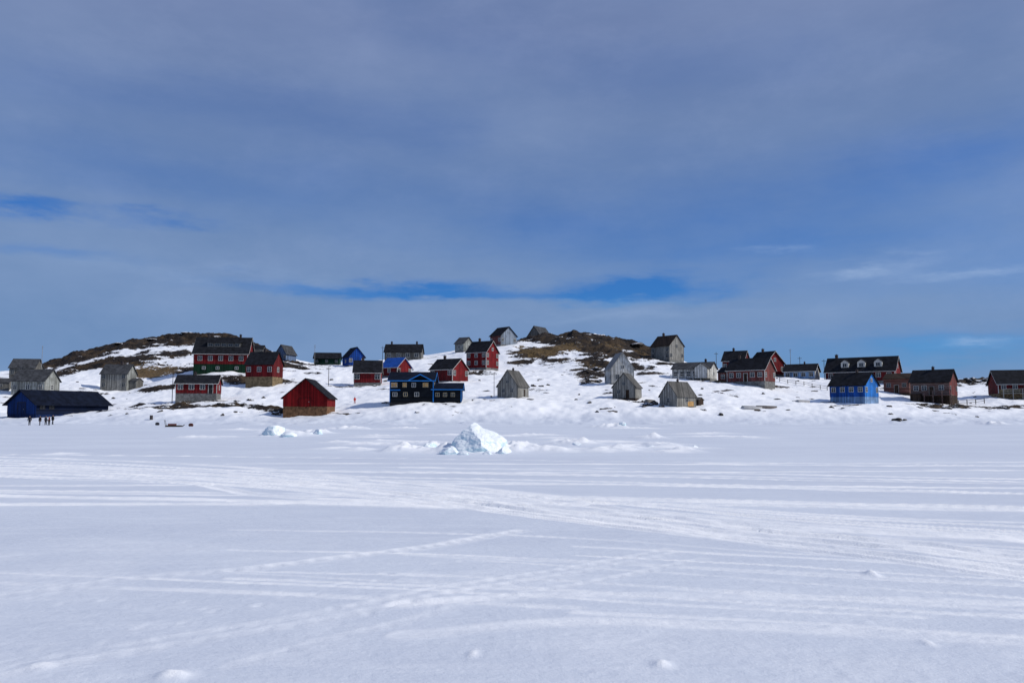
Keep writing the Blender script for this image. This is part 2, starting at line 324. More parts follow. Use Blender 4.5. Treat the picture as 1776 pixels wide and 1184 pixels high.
def f_29(b):
    wg=block(b['par'],b['cx']-b['W']/2-1.4,b['cy'],2.8,b['D']-1.5,b['zb'],b['H']*.85,1.3,'x',ROSE,RBLK,.2,'annex_wall','annex_roof')
    window(wg,'f',.5,1.4,.9,1.0); chimney(b,.2); door(b,'f',.5,.9,2.0,DBRN,WHITE)
H('red_house','faded rose red house with grey base in front of the right cluster',1303,670,202,80,49,7,-22,'x',9,20,ROSE,RBLK,CONC,row(2,1.6,1,1.1,a=.12,b=.32)+row(2,1.6,1,1.1,a=.68,b=.88)+row(2,1.6,.9,1.1,'r'),WHITE,ROSE,.35,f_29)
H('white_house','small pale blue and white house with dark roof behind a fence',1391,658,228,58,27,6.5,-12,'x',2,13,PBLUE,RBLK,CONC,row(4,1.1,1.0,1.0)+row(1,1.2,.8,.9,'r'),WHITE,WHITEW,.4,lambda b:chimney(b,.6,.4,.6))
def f_31(b):
    for u in (.28,.52,.76): dormer(b,u,2.0,1.6,WHITE,RBLK,WHITE,1.0,1)
    chimney(b,.12,.7,1.0); window(b,'r',.5,3.9,.9,.9)
    door(b,'f',.5,1.0,2.0,DRED,WHITE)
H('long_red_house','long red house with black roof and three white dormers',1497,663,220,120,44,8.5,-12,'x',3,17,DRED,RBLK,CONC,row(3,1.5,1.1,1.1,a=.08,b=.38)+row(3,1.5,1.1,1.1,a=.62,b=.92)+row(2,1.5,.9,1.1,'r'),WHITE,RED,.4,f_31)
def f_32(b):
    chimney(b,.6,.45,.7); window(b,'r',.5,3.6,.7,.7)
H('blue_house','bright blue house with dark roof and pale base in front of the dormered house',1482,699,175,78,52,7,-24,'x',11,20,BLUE_SHADE,RBLK,PBLUE,row(4,1.55,.85,.95)+row(2,1.5,.9,1.0,'r'),None,BLUE_LIT,.35,f_32)  # one blue paint: shaded front darker, sunlit right end brighter, light put into colour
H('brown_shed','reddish brown low roofed house between blue house and brown house',1561,682,196,50,34,6,-14,'x',1,24,REDBR,DBRN,DBRN,row(2,1.9,.8,.9,a=.2,b=.8,fm=TRGREY),None,REDBR,.2,lambda b:door(b,'f',.5,.9,1.9,DBRN,TRGREY),'shed')
def f_34(b):
    deck(b['par'],b['cx']-b['W']*.1,b['cx']+b['W']/2+.8,b['cy']-b['D']/2-2.0,b['cy']-b['D']/2-.05,b['zb']+.1,-1.5,BROWNW)
    m=MB(); m.box(b['cx']-b['W']/2+.2,b['cx']-b['W']/2+2.4,b['cy']-b['D']/2-1.3,b['cy']-b['D']/2-.01,b['zb']-b['F']-.5,b['zb']+.4); m.build('base_box',DBRN,b['par'])
    chimney(b,.5,.5,.7); door(b,'f',.55,.9,2.0,DBRN,TRGREY)
H('brown_house','weathered brown board house with a railed deck on posts',1621,700,181,72,58,7,-14,'x',14,24,BROWNW,RBLK,DBRN,row(2,1.7,.9,1.0,a=.15,b=.36,fm=WHITE)+row(1,1.7,.9,1.0,a=.8,b=.8,fm=WHITE)+row(2,1.6,.8,1.0,'r',fm=TRGREY),None,ROSE,.35,f_34)
def f_35(b):
    deck(b['par'],b['cx']-b['W']*.45,b['cx']+b['W']*.2,b['cy']-b['D']/2-1.8,b['cy']-b['D']/2-.05,b['zb']+.05,-1.5,TRGREY)
    p=MB(); p.T=facemap(b,'f')[1]; p.box(.1,b['W']*.5,0,.04,b['zb']+.02,b['zb']+1.0); p.build('lower_cladding',TANW,b['par'])
H('black_roofed_house','dark red house with large black roof cut by the right photo edge',1762,690,188,82,48,8,16,'x',8,17,DRED,RBLK,TAN,row(4,1.5,.9,1.0),WHITE,None,.4,f_35)
H('grey_shed','small grey shed cut by the left photo edge',4,676,206,30,20,5,-10,'x',1,12,DGREY,RGREY,CONC,row(1,1.1,.7,.7,fm=TRGREY),None,None,.2,None,'shed')
H('dark_shed','small dark shed half hidden right of the large red and green house roof',447,614,255,26,16,5,-10,'x',1,9,DGREY,RBLK,CONC,row(2,.9,.6,.6,fm=TRGREY),None,None,.2,None,'shed')
H('brown_shed','small brown timber shed beside the low grey hut near the shore',1206,704,167,16,14,3,-20,'x',0,10,DBRN,RWOOD,DBRN,[],None,None,.15,lambda b:door(b,'f',.5,.7,1.1,DBRN,TRGREY),'shed')

# ------------------------------------------------------------------ terrain control points
for px in range(-600,2500,140): cp(px,736.3,149)
ridge=[(-500,655,262),(-250,650,262),(-80,650,262),(10,652,262),(75,636,264),(130,613,268),(190,598,270),(240,592,272),(300,584,274),(345,579,274),(400,582,276),(440,597,276),(485,616,280),(530,632,278),(590,629,284),(650,626,284),(700,619,284),(760,614,284),(800,606,288),(850,598,288),(895,590,280),(950,581,274),(1000,578,272),(1050,586,272),(1100,592,270),(1135,606,272),(1170,621,272),(1210,634,270),(1260,643,268),(1330,648,264),(1400,654,262),(1460,658,258),(1600,661,252),(1660,664,246),(1700,656,246),(1776,661,250),(1950,650,255),(2250,650,262),(2500,650,262)]
for a in ridge: cp(*a)
for a in ridge[::2]: cp(a[0],a[1]+50,335)
for a in [(880,642,236),(950,612,250),(960,640,232),(1000,655,214),(950,685,182),(1010,702,166),(630,705,168),(420,708,168),(255,708,168),(1300,708,164),(1400,695,178),(1600,714,162),(1700,702,176),(780,718,158),(300,622,246),(280,660,215),(150,640,240),(130,668,212),(1240,690,176),(560,655,225),(560,680,195),(740,640,240),(1050,600,256),(1360,680,195),(1100,640,228),(-200,700,185),(1950,700,185)]: cp(*a)
CPA=np.array(CP); CX=CPA[:,:2]
def phi(A,B): return np.sqrt(((A[:,None,:]-B[None,:,:])**2).sum(-1)+36.)
K=phi(CX,CX); n=len(CX); P=np.hstack([np.ones((n,1)),CX/200])
M=np.zeros((n+3,n+3)); M[:n,:n]=K-np.eye(n)*0.6; M[:n,n:]=P; M[n:,:n]=P.T
rhs=np.concatenate([CPA[:,2],np.zeros(3)]); SOL=np.linalg.solve(M,rhs)
def rbf(x,y):
    out=np.empty_like(x)
    for i in range(0,len(x),40000):
        A=np.stack([x[i:i+40000],y[i:i+40000]],1)
        out[i:i+40000]=phi(A,CX)@SOL[:n]+SOL[n]+A@SOL[n+1:]/200
    return out
def vn(x,y,seed=0):
    xi=np.floor(x).astype(np.int64); yi=np.floor(y).astype(np.int64); fx=x-xi; fy=y-yi
    fx=fx*fx*(3-2*fx); fy=fy*fy*(3-2*fy)
    def h(a,b):
        v=(a*374761393+b*668265263+seed*144269504)&0xffffffff
        v=((v^(v>>13))*1274126177)&0xffffffff
        v=(v^(v>>16))&0xffffffff
        return v/4294967295.0
    return (h(xi,yi)*(1-fx)+h(xi+1,yi)*fx)*(1-fy)+(h(xi,yi+1)*(1-fx)+h(xi+1,yi+1)*fx)*fy
def fbm(x,y,o=4,seed=0,g=.5):
    s=0;a=1;t=0
    for i in range(o): s=s+a*vn(x*2**i+17*i,y*2**i-9*i,seed+i); t+=a; a*=g
    return s/t*2-1
def ss(a,b,x): t=np.clip((x-a)/(b-a),0,1); return t*t*(3-2*t)
ROCK=[(100,262,10,12,1.),(140,262,12,9,1.05),(190,266,12,9,1.08),(240,268,12,10,1.08),(300,270,12,9,1.08),(350,268,14,9,1.15),(410,270,12,9,1.15),(455,266,8,9,1.1),(485,262,9,10,1.05),(515,260,8,9,.95),(535,262,6,6,.8),
 (170,246,12,7,.85),(230,246,12,7,.8),(115,238,7,6,.8),(300,250,8,5,.7),(500,244,9,6,.85),(270,205,8,3,.7),(290,172,10,3,.85),(250,180,7,3,.65),(400,172,10,3,.8),(460,170,8,3,.75),(500,168,5,4,.9),(430,215,9,6,.85),(480,215,7,5,.75),(385,235,20,4,1.0),
 (910,268,9,6,.8),(950,272,12,10,1.1),(1000,268,14,12,1.15),(1050,266,13,11,1.1),(1100,262,12,11,1.12),(1130,262,7,9,1.05),(1045,250,9,9,.92),(1085,248,9,8,.9),(1030,236,6,8,.85),(1022,222,6,9,.80),(1025,208,4,6,.70),(1120,248,7,6,.95),(1105,232,8,5,.8),(940,250,10,6,.8),(970,242,7,4,.65),(905,244,5,4,.65),(1130,222,7,4,.6),
 (1170,238,9,4,.7),(1075,184,5,3,.65),(1130,168,7,3,.75),(1690,240,9,8,1.),(1720,236,9,6,.8),(1655,228,5,5,.6),(1260,205,9,3,.7),(1340,205,5,3,.65),(920,192,5,3,.55),(700,170,10,2.5,.65),(600,205,6,4,.6),(650,240,8,4,.65),(820,222,10,4,.65),(1480,168,9,2,.6),(1640,172,7,3,.75),(1740,172,8,3,.75),(1560,205,8,3,.6),(160,205,8,4,.65),(60,188,8,3,.6),(330,182,9,3,.7)]
GRS=[(265,234,10,7,.85),(230,240,8,6,.65),(320,222,8,5,.6),(150,258,9,5,.4),(385,262,6,4,.3),(935,250,9,5,.8),(975,254,9,6,.8),(905,256,6,5,.6),(1000,262,8,5,.5),(1060,256,6,7,.65),(1110,256,6,5,.55),(1030,232,4,8,.62),(470,216,7,4,.7),(520,168,5,3,.6),(1150,166,6,2,.5),(1260,203,8,3,.65),(110,245,8,5,.45),(860,245,6,3,.5),(820,226,8,3,.6),(290,171,8,2,.5),(1640,171,6,2,.5)]
def patch(tab,x,y):
    r=np.zeros_like(x)
    for px,d,rx,ry,s in tab:
        wx=(px-888)/FP*d
        r=np.maximum(r,s*np.exp(-(((x-wx)/rx)**2+((y-d)/ry)**2)*.7))
    return r
def cat(pts,k=6):
    p=[np.array(q) for q in pts]; p=[2*p[0]-p[1]]+p+[2*p[-1]-p[-2]]; out=[]
    for i in range(1,len(p)-2):
        for j in range(k):
            t=j/k; out.append(.5*((2*p[i])+(-p[i-1]+p[i+1])*t+(2*p[i-1]-5*p[i]+4*p[i+1]-p[i+2])*t*t+(-p[i-1]+3*p[i]-3*p[i+1]+p[i+2])*t**3))
    out.append(p[-2]); return out
TR=[
 ([(-200,786),(300,803),(700,836),(1000,874),(1300,918),(1776,962),(2200,1000)],.22,.032,0,1),
 ([(-200,792),(300,818),(600,846),(900,884),(1200,922),(1500,960),(1776,996),(2000,1030)],.20,.034,0,1),
 ([(-200,858),(300,866),(600,874),(900,884),(1300,912),(1776,936),(2100,950)],.22,.032,0,1),
 ([(-200,806),(250,830),(450,858),(700,872),(1000,897),(1400,938),(1776,966),(2100,985)],.18,.03,0,1),
 ([(700,858),(1000,884),(1300,912),(1600,944),(1900,985)],.18,.03,0,1),
 ([(820,872),(1050,905),(1350,945),(1776,988),(2000,1010)],.16,.028,0,1),
 ([(-200,1052),(60,1026),(230,1003),(440,985),(700,952),(900,922)],.12,.016,1,.5),
 ([(-100,1180),(220,1118),(500,1075),(780,1018),(980,985),(1160,952)],.08,.012,1,.4),
 ([(-100,1192),(230,1130),(510,1086),(790,1028),(990,993),(1170,959)],.08,.011,1,.35),
 ([(400,1150),(640,1090),(840,1040),(1040,1006),(1220,968)],.07,.010,1,.3),
 ([(700,1100),(1000,1078),(1400,1092),(1776,1112),(2000,1125)],.11,.010,0,.7),
 ([(700,1050),(1000,1032),(1400,1036),(1776,1046),(2000,1050)],.11,.009,0,.6),
]
RR=random.Random(11)
XS=[-200,100,400,700,1000,1300,1600,1900,2100]
UP=lambda x:np.interp(x,[-200,300,700,1000,1300,1776,2100],[788,805,832,856,880,905,915])
LO=lambda x:np.interp(x,[-200,300,600,900,1200,1500,1776,2100],[822,838,858,896,932,968,1004,1045])
for i in range(26):
    a=RR.random()**.8; b_=min(1,max(0,a+RR.uniform(-.35,.35))); 
    TR.append(([(x,UP(x)*(1-t)+LO(x)*t+RR.uniform(-1.5,1.5)) for x in XS for t in [a+(b_-a)*(x+200)/2300]],RR.uniform(.05,.12),RR.uniform(.012,.022),0,RR.uniform(.8,1)))
U2=lambda x:np.interp(x,[-200,2100],[784,800]); L2=lambda x:np.interp(x,[-200,900,2100],[876,872,890])
for i in range(18):
    a=RR.random(); b_=min(1,max(0,a+RR.uniform(-.5,.5))); x0=RR.choice([-200,-200,300,600]); xs=[x for x in XS if x>=x0]
    TR.append(([(x,U2(x)*(1-t)+L2(x)*t+RR.uniform(-1,1)) for x in xs for t in [a+(b_-a)*(x+200)/2300]],RR.uniform(.08,.18),RR.uniform(.015,.035),0,RR.uniform(.7,1)))
U3=lambda x:np.interp(x,[-200,900,2100],[905,925,1010]); L3=lambda x:np.interp(x,[-200,900,2100],[1000,1060,1120])
for i in range(14):
    a=RR.random(); b_=min(1,max(0,a+RR.uniform(-.25,.25))); x0=RR.choice([-200,400,700,1000]); xs=[x for x in XS if x0<=x<=x0+RR.choice([1200,1800,2400])]
    if len(xs)<3: continue
    TR.append(([(x,U3(x)*(1-t)+L3(x)*t+RR.uniform(-2,2)) for x in xs for t in [a+(b_-a)*(x+200)/2300]],RR.uniform(.03,.06),RR.uniform(.005,.009),0,RR.uniform(.4,.7)))
TRW=[(cat([ground(*q) for q in t[0]]),)+tuple(t[1:]) for t in TR]
def tracks(x,y):
    z=np.zeros_like(x); wh=np.zeros_like(x)
    for ti,(pl,hw,dep,tread,white) in enumerate(TRW):
        best=np.full_like(x,9.); arc=np.zeros_like(x); s0=0
        for a,b in zip(pl[:-1],pl[1:]):
            d=b-a; l=math.hypot(*d)
            if l<1e-6: continue
            if min(a[1],b[1])<2: continue
            ids=np.nonzero((x>min(a[0],b[0])-.9)&(x<max(a[0],b[0])+.9)&(y>min(a[1],b[1])-.9)&(y<max(a[1],b[1])+.9))[0]
            if len(ids):
                qx=x[ids]-a[0]; qy=y[ids]-a[1]; t=np.clip((qx*d[0]+qy*d[1])/l/l,0,1)
                ex=qx-t*d[0]; ey=qy-t*d[1]; dist=np.hypot(ex,ey)*np.sign(qx*d[1]-qy*d[0]+1e-9)
                m=np.abs(dist)<np.abs(best[ids]); k=ids[m]; best[k]=dist[m]; arc[k]=s0+t[m]*l
            s0+=l
        ids=np.nonzero(np.abs(best)<.85)[0]
        if not len(ids): continue
        s=best[ids]+.05*fbm(arc[ids]*.5,arc[ids]*0+ti*3.7,2,5); ar=arc[ids]
        wob=np.clip(.35+.9*vn(ar*.4,ar*0+ti*5.3,7),0,1.2)+.3*fbm(ar*4,s*6,2,9)
        g=-np.exp(-(s/hw)**4)+.9*np.exp(-((np.abs(s)-hw*1.25)/(hw*.38))**2)
        if tread: g=.4*g+1.3*np.exp(-(s/hw)**4)*(np.sin(ar*2*np.pi/.28)*.5)
        z[ids]+=dep*g*wob
        wh[ids]=np.maximum(wh[ids],white*np.exp(-(s/(hw*1.6))**4)*np.clip(wob,0,1.2))
    return .045*np.tanh(z/.045),wh
HUM=[]
R5=random.Random(5)
hl=[(700,783,70,14),(620,782,60,8),(745,780,50,20),(900,783,70,16),(1000,772,80,17),(960,784,100,11),(1080,780,80,14),(1150,775,60,16),(1190,783,50,9),(500,757,80,16),(545,752,50,15),(475,750,60,13),(600,745,90,10),(1060,742,70,14),(825,786,60,16),(776,785,34,20),(885,785,50,18),(1130,760,50,11),(330,760,70,8),(1300,760,70,6),(80,790,60,5),(1730,737,30,12)]
for i in range(22): hl.append((R5.uniform(575,1215),R5.uniform(764,786),R5.uniform(50,120),R5.uniform(3,7)))
for i in range(16): hl.append((R5.uniform(330,1250),R5.uniform(741,760),R5.uniform(50,120),R5.uniform(2,5)))
for px,py,w,hh in hl:
    gx,gy=ground(px,py); m=gy/FP; HUM.append((gx,gy+1.0,w*m*.5,.6+gy*.015,hh*m*.85))
for px,py,w,hh in [(1518,998,16,9),(1150,1160,22,12),(290,1180,42,22),(820,1140,10,6),(60,1165,40,8),(1620,1120,12,5)]:
    gx,gy=ground(px,py); m=gy/FP; HUM.append((gx,gy+.1,w*m*.6,.10,hh*m))
def surf(x,y):
    d=np.hypot(x,y)
    near=np.nonzero(y<62)[0]
    z=np.zeros_like(x); wh=np.zeros_like(x)
    z+=.016*fbm(x*.45,y*.9,3,1)+ss(12,60,d)*.035*fbm(x*.18,y*.5,4,2)+ss(60,140,d)*.12*fbm(x*.1,y*.22,4,3)
    nn=np.nonzero(y<40)[0]; xx,yy=x[nn],y[nn]
    z[nn]+=.006*fbm(xx*1.6+.4*yy,yy*8,4,11,.6)*ss(40,14,yy)
    cr=vn(xx*.8,yy*2.2,24)*.6+vn(xx*3,yy*6,25)*.4
    z[nn]+=.005*ss(.52,.60,cr)*ss(36,10,yy)
    sc=ss(.50,.75,vn(xx*.35,yy*.5,21)*.6+vn(xx*1.1,yy*1.4,22)*.4)*ss(20,7,yy)
    z[nn]+=sc*.014*np.abs(fbm(xx*5,yy*7.5,4,12,.6)); wh[nn]+=sc*.15
    rp=random.Random(3)
    for ax,ay,bx,by in [(-4.2,6.6,-.5,11.5),(-6.5,9.0,-1.0,8.2)]:
        L_=math.hypot(bx-ax,by-ay); nst=int(L_/.40)
        for i in range(nst):
            t=i/nst; ox=(.10 if i%2 else -.10)+rp.uniform(-.03,.03); t+=rp.uniform(-.01,.01); am=rp.uniform(.3,1)
            cx_=ax+(bx-ax)*t-(by-ay)/L_*ox; cy_=ay+(by-ay)*t+(bx-ax)/L_*ox
            q=np.nonzero((np.abs(x-cx_)<.3)&(np.abs(y-cy_)<.3))[0]
            if len(q):
                r2=((x[q]-cx_)/.05)**2+((y[q]-cy_)/.08)**2
                z[q]+=am*(-.009*np.exp(-r2)+.004*np.exp(-(np.sqrt(r2)-1.6)**2*3)); wh[q]=np.maximum(wh[q],.15*np.exp(-r2*.4))
    tz,tw=tracks(x[near],y[near]); z[near]+=tz; wh[near]=np.maximum(wh[near],tw)
    for hx,hy,rx,ry,h in HUM:
        q=np.nonzero((np.abs(x-hx)<3*rx)&(np.abs(y-hy)<3*ry))[0]
        if len(q):
            e=np.exp(-(((x[q]-hx)/rx)**2+((y[q]-hy)/ry)**2)); f_=1.5 if rx>.3 else 8
            z[q]+=h*e*(.7+.7*fbm(x[q]*f_,y[q]*f_,4,31,.55)); wh[q]=np.maximum(wh[q],e*.9)
    sh=np.nonzero((y>120)&(y<170))[0]; X,Y=x[sh],y[sh]
    line=150+4*fbm(X*.03,X*0,3,71); band=np.exp(-((Y-line)/4.5)**2)
    z[sh]+=band*.75*np.clip(fbm(X*.22,Y*.3,4,72,.6)+.12,0,1)
    rock=np.zeros_like(x); grs=np.zeros_like(x)
    f=np.nonzero((y>138)&(y<470))[0]
    if len(f):
        X,Y=x[f],y[f]; e=rbf(X,Y); hz=CZ+e*Y; 
        r=patch(ROCK,X,Y); g=patch(GRS,X,Y)
        hz=hz+.5*fbm(X*.10,Y*.10,4,41)+.36*fbm(X*.38,Y*.38,4,42,.55)
        rn=np.abs(fbm(X*.16,Y*.22,5,43,.55)); rm=ss(.35,.9,r)
        rn2=np.abs(fbm(X*.07+.3*Y*.07,Y*.10,4,47,.5))
        hz=hz+rm*(1.2*(.25-rn)*2+1.9*(.25-rn2)*1.6+.45*fbm(X*.7,Y*.7,3,44))
        sp=ss(.69,.80,vn(X*.16,Y*.28,81)*.6+vn(X*.5,Y*.8,82)*.4)*ss(154,162,Y)
        r2=np.maximum(r,.58*sp); 
        w=ss(140,158,Y)*ss(460,345,Y)*ss(420,260,np.abs(X))
        hz=np.clip(hz,-1,40)
        z[f]=z[f]*(1-w*.5)+w*(np.maximum(hz,0)); rock[f]=r2*w; grs[f]=g*w
    return z,wh,rock,grs
def zat(x,y): return float(surf(np.array([float(x)]),np.array([float(y)]))[0][0])

# ------------------------------------------------------------------ ground mesh
ts=np.concatenate([np.linspace(-3.2,-.85,36)[:-1],np.linspace(-.85,.85,1040),np.linspace(.85,3.2,36)[1:]])
rows=[-13,-10,-7,-4,-2,0,1.5,3]; y=4.0
while y<13: rows.append(y); y+=.045
while y<60: rows.append(y); y+=.05*(y/13)**1.45
while y<140: rows.append(y); y+=.8
while y<300: rows.append(y); y+=.55
while y<470: rows.append(y); y+=5
while y<9000: rows.append(y); y*=1.25
rows=np.array(rows); T_,Y_=np.meshgrid(ts,rows); X_=(T_*(Y_+15)).ravel(); Y_=Y_.ravel()
Z_,WH,RK,GR=surf(X_,Y_)
nr,nc=len(rows),len(ts)
idx=np.arange(nr*nc).reshape(nr,nc)
q=np.stack([idx[:-1,:-1],idx[:-1,1:],idx[1:,1:],idx[1:,:-1]],-1).reshape(-1,4)
me=bpy.data.meshes.new('snow_ground'); me.vertices.add(nr*nc); me.vertices.foreach_set('co',np.stack([X_,Y_,Z_],1).ravel().astype(np.float32))
me.loops.add(q.size); me.loops.foreach_set('vertex_index',q.ravel().astype(np.int32))
me.polygons.add(len(q)); me.polygons.foreach_set('loop_start',np.arange(0,q.size,4,dtype=np.int32)); me.polygons.foreach_set('loop_total',np.full(len(q),4,dtype=np.int32))
me.update(calc_edges=True); me.polygons.foreach_set('use_smooth',np.ones(len(q),dtype=bool))
for nm,a in (('track',WH),('rock',RK),('grass',GR)):
    at_=me.attributes.new(nm,'FLOAT','POINT'); at_.data.foreach_set('value',a.astype(np.float32))
m,nt,b=newmat('snow and rock')
geo=N(nt,'ShaderNodeNewGeometry'); pos=geo.outputs['Position']
def attr(nm): a=N(nt,'ShaderNodeAttribute'); a.attribute_name=nm; return a.outputs['Fac']
tr,rk,gr=attr('track'),attr('rock'),attr('grass')
big=noise(nt,mapping(nt,pos,(.06,.16,.1)),1,5,.6); fine=noise(nt,pos,9,4,.7); mid=noise(nt,mapping(nt,pos,(.4,2.4,1)),1,6,.7)
snow=mixc(nt,ramp(nt,big,.35,.68),(.61,.65,.73),(.67,.71,.78))
snow=mixc(nt,math_(nt,'MULTIPLY',ramp(nt,mid,.48,.72),.35),snow,(.80,.825,.87))
snow=mixc(nt,math_(nt,'MULTIPLY',tr,ramp(nt,fine,.05,.5),clamp=True),snow,(.97,.97,.97))
sx=N(nt,'ShaderNodeSeparateXYZ'); L(nt,pos,sx.inputs[0])
snow=mixc(nt,ramp(nt,sx.outputs[2],.3,3.0),snow,(.90,.91,.93))
n1=noise(nt,pos,.32,6,.72); n2=noise(nt,pos,1.6,5,.75); n3=noise(nt,mapping(nt,pos,(.10,.22,.5)),1,5,.7)
nn=math_(nt,'ADD',math_(nt,'MULTIPLY',n1,1.05),math_(nt,'MULTIPLY',n2,.6))
nn=math_(nt,'ADD',nn,math_(nt,'MULTIPLY',math_(nt,'SUBTRACT',n3,.5),1.5))
sepn=N(nt,'ShaderNodeSeparateXYZ'); L(nt,geo.outputs['Normal'],sepn.inputs[0])
steep=math_(nt,'SUBTRACT',1.0,sepn.outputs[2])
ra=math_(nt,'ADD',math_(nt,'MULTIPLY',rk,1.0),math_(nt,'MULTIPLY',nn,1.15))
ra=math_(nt,'ADD',ra,math_(nt,'MULTIPLY',steep,1.1))
rmask=math_(nt,'MULTIPLY',ramp(nt,ra,1.49,1.56),ramp(nt,rk,.05,.2))
ga=math_(nt,'ADD',math_(nt,'MULTIPLY',gr,1.2),math_(nt,'MULTIPLY',noise(nt,pos,.5,6,.75),1.6))
gmask=math_(nt,'MULTIPLY',ramp(nt,ga,1.42,1.54),ramp(nt,gr,.05,.2))
rc=mixc(nt,ramp(nt,n2,.35,.7),(.009,.0075,.007),(.050,.037,.028))
rc=mixc(nt,ramp(nt,noise(nt,pos,.22,4),.47,.62),rc,(.068,.046,.027))
gc=mixc(nt,ramp(nt,n2,.3,.7),(.04,.027,.013),(.19,.125,.055))
col=mixc(nt,rmask,snow,rc); col=mixc(nt,gmask,col,gc)
L(nt,col,b.inputs['Base Color']); b.inputs['Roughness'].default_value=.7; b.inputs['Specular IOR Level'].default_value=.15
bump=N(nt,'ShaderNodeBump'); bump.inputs['Strength'].default_value=.8; bump.inputs['Distance'].default_value=.03
hh=math_(nt,'ADD',math_(nt,'MULTIPLY',fine,.45),math_(nt,'MULTIPLY',noise(nt,mapping(nt,pos,(2,7,2)),1,6,.7),1.0))
L(nt,hh,bump.inputs['Height'])
b2=N(nt,'ShaderNodeBump'); b2.inputs['Distance'].default_value=.9; L(nt,math_(nt,'MULTIPLY',rmask,.8),b2.inputs['Strength']); L(nt,n2,b2.inputs['Height']); L(nt,bump.outputs[0],b2.inputs['Normal'])
L(nt,b2.outputs[0],b.inputs['Normal'])
me.materials.append(m); g_=bpy.data.objects.new('snow_ground',me); C.objects.link(g_); tag(g_,kind='structure')

# ------------------------------------------------------------------ build houses
for h in HS:
    e=empty(h['name'],h['loc'],h['rz']); tag(e,h['label'],h['cat'],h['group'] or G)
    W,D,Fh=h['W'],h['D'],h['F']
    f=MB(); f.box(-W/2+.05,W/2-.05,-D/2+.05,D/2-.05,-h['under'],Fh); f.build('foundation',h['fnd'],e)
    b=block(e,0,0,W,D,Fh,h['H'],h['R'],h['ridge'],h['wall'],h['roof'],h['oh'],'wall','roof',h['trim'],h['end'] if h['ridge']=='x' else None,.16,h['tk'])
    b['F']=Fh
    for w in h['wins']:
        face,u,z,ww,hh,k=w; k=dict(k)
        if z+hh/2+.15>h['H'] and face=='f' and h['ridge']=='x': z=h['H']-hh/2-.18
        if z<hh/2+.2: z=hh/2+.2
        window(b,face,u,z,ww,hh,k.get('fm',WHITE),GLASS)
    if h['fn']: h['fn'](b)

# ------------------------------------------------------------------ ice and rocks
def icemat():
    m,nt,b=newmat('ice'); geo=N(nt,'ShaderNodeNewGeometry'); s=N(nt,'ShaderNodeSeparateXYZ'); L(nt,geo.outputs['Normal'],s.inputs[0])
    tc=N(nt,'ShaderNodeTexCoord').outputs['Object']; n1=noise(nt,tc,1.6,6,.7)
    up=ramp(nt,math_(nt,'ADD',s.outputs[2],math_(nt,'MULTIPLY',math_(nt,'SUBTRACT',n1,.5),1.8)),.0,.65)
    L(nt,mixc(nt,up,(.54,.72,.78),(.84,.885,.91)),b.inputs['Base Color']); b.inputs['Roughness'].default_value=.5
    bp=N(nt,'ShaderNodeBump'); bp.inputs['Strength'].default_value=.45; bp.inputs['Distance'].default_value=.05; L(nt,noise(nt,tc,4,6,.65),bp.inputs['Height']); L(nt,bp.outputs[0],b.inputs['Normal'])
    return m
ICE=icemat()
def rockmat():
    m,nt,b=newmat('dark rock'); geo=N(nt,'ShaderNodeNewGeometry'); s=N(nt,'ShaderNodeSeparateXYZ'); L(nt,geo.outputs['Normal'],s.inputs[0])
    tc=N(nt,'ShaderNodeTexCoord').outputs['Object']; n1=noise(nt,tc,2.5,6,.7)
    c=mixc(nt,ramp(nt,n1,.35,.7),(.014,.012,.011),(.06,.046,.036))
    up=ramp(nt,math_(nt,'ADD',s.outputs[2],math_(nt,'MULTIPLY',n1,.6)),1.12,1.24)
    L(nt,mixc(nt,up,c,(.82,.84,.88)),b.inputs['Base Color']); b.inputs['Roughness'].default_value=.9
    return m
ROCKM=rockmat()
def lump(name,loc,sx,sy,sz,mat,seed,sub=3,cuts=8,rough=.25,freq=1.2,rz=0,sink=.25,soft=.92,lo=.55,hi=.85,lobes=(),smooth=False):
    rnd=random.Random(seed); bm=bmesh.new(); bmesh.ops.create_icosphere(bm,subdivisions=sub,radius=1)
    planes=[]
    for _ in range(cuts):
        v=Vector((rnd.uniform(-1,1),rnd.uniform(-1,1),rnd.uniform(-.3,1))).normalized(); planes.append((v,rnd.uniform(lo,hi)))
    off=Vector((seed*3.1,seed*1.7,seed))
    for v in bm.verts:
        p=v.co.copy()
        for lv,la,lw in lobes:
            dd=(v.co-Vector(lv).normalized()).length
            p*=1+la*math.exp(-(dd/lw)**2)
        for nrm,dd in planes:
            k=p.dot(nrm)
            if k>dd: p-=nrm*(k-dd)*soft
        p*=1+rough*mn.fractal(p*freq+off,.9,2.1,4)
        v.co=Vector((p.x*sx,p.y*sy,(p.z+sink)*sz/1.05))
    me=bpy.data.meshes.new(name); bm.to_mesh(me); bm.free(); me.materials.append(mat)
    if smooth: me.polygons.foreach_set('use_smooth',[True]*len(me.polygons))
    o=bpy.data.objects.new(name,me); C.objects.link(o); o.location=loc; o.rotation_euler=(0,0,rz); return o
gx,gy=ground(825,786)
o=lump('ice_mound',(gx,gy+1.1,-.05),1.72,1.45,1.52,ICE,7,6,16,.10,1.8,0,.0,.94,.70,.90,[((.18,-.1,1),.34,.42),((-.95,-.3,.3),-.12,.45),((.9,-.3,.35),.20,.45),((-.6,-.4,.75),-.12,.3)])
tag(o,'big jagged pale blue ice mound standing alone on the frozen bay','ice mound')
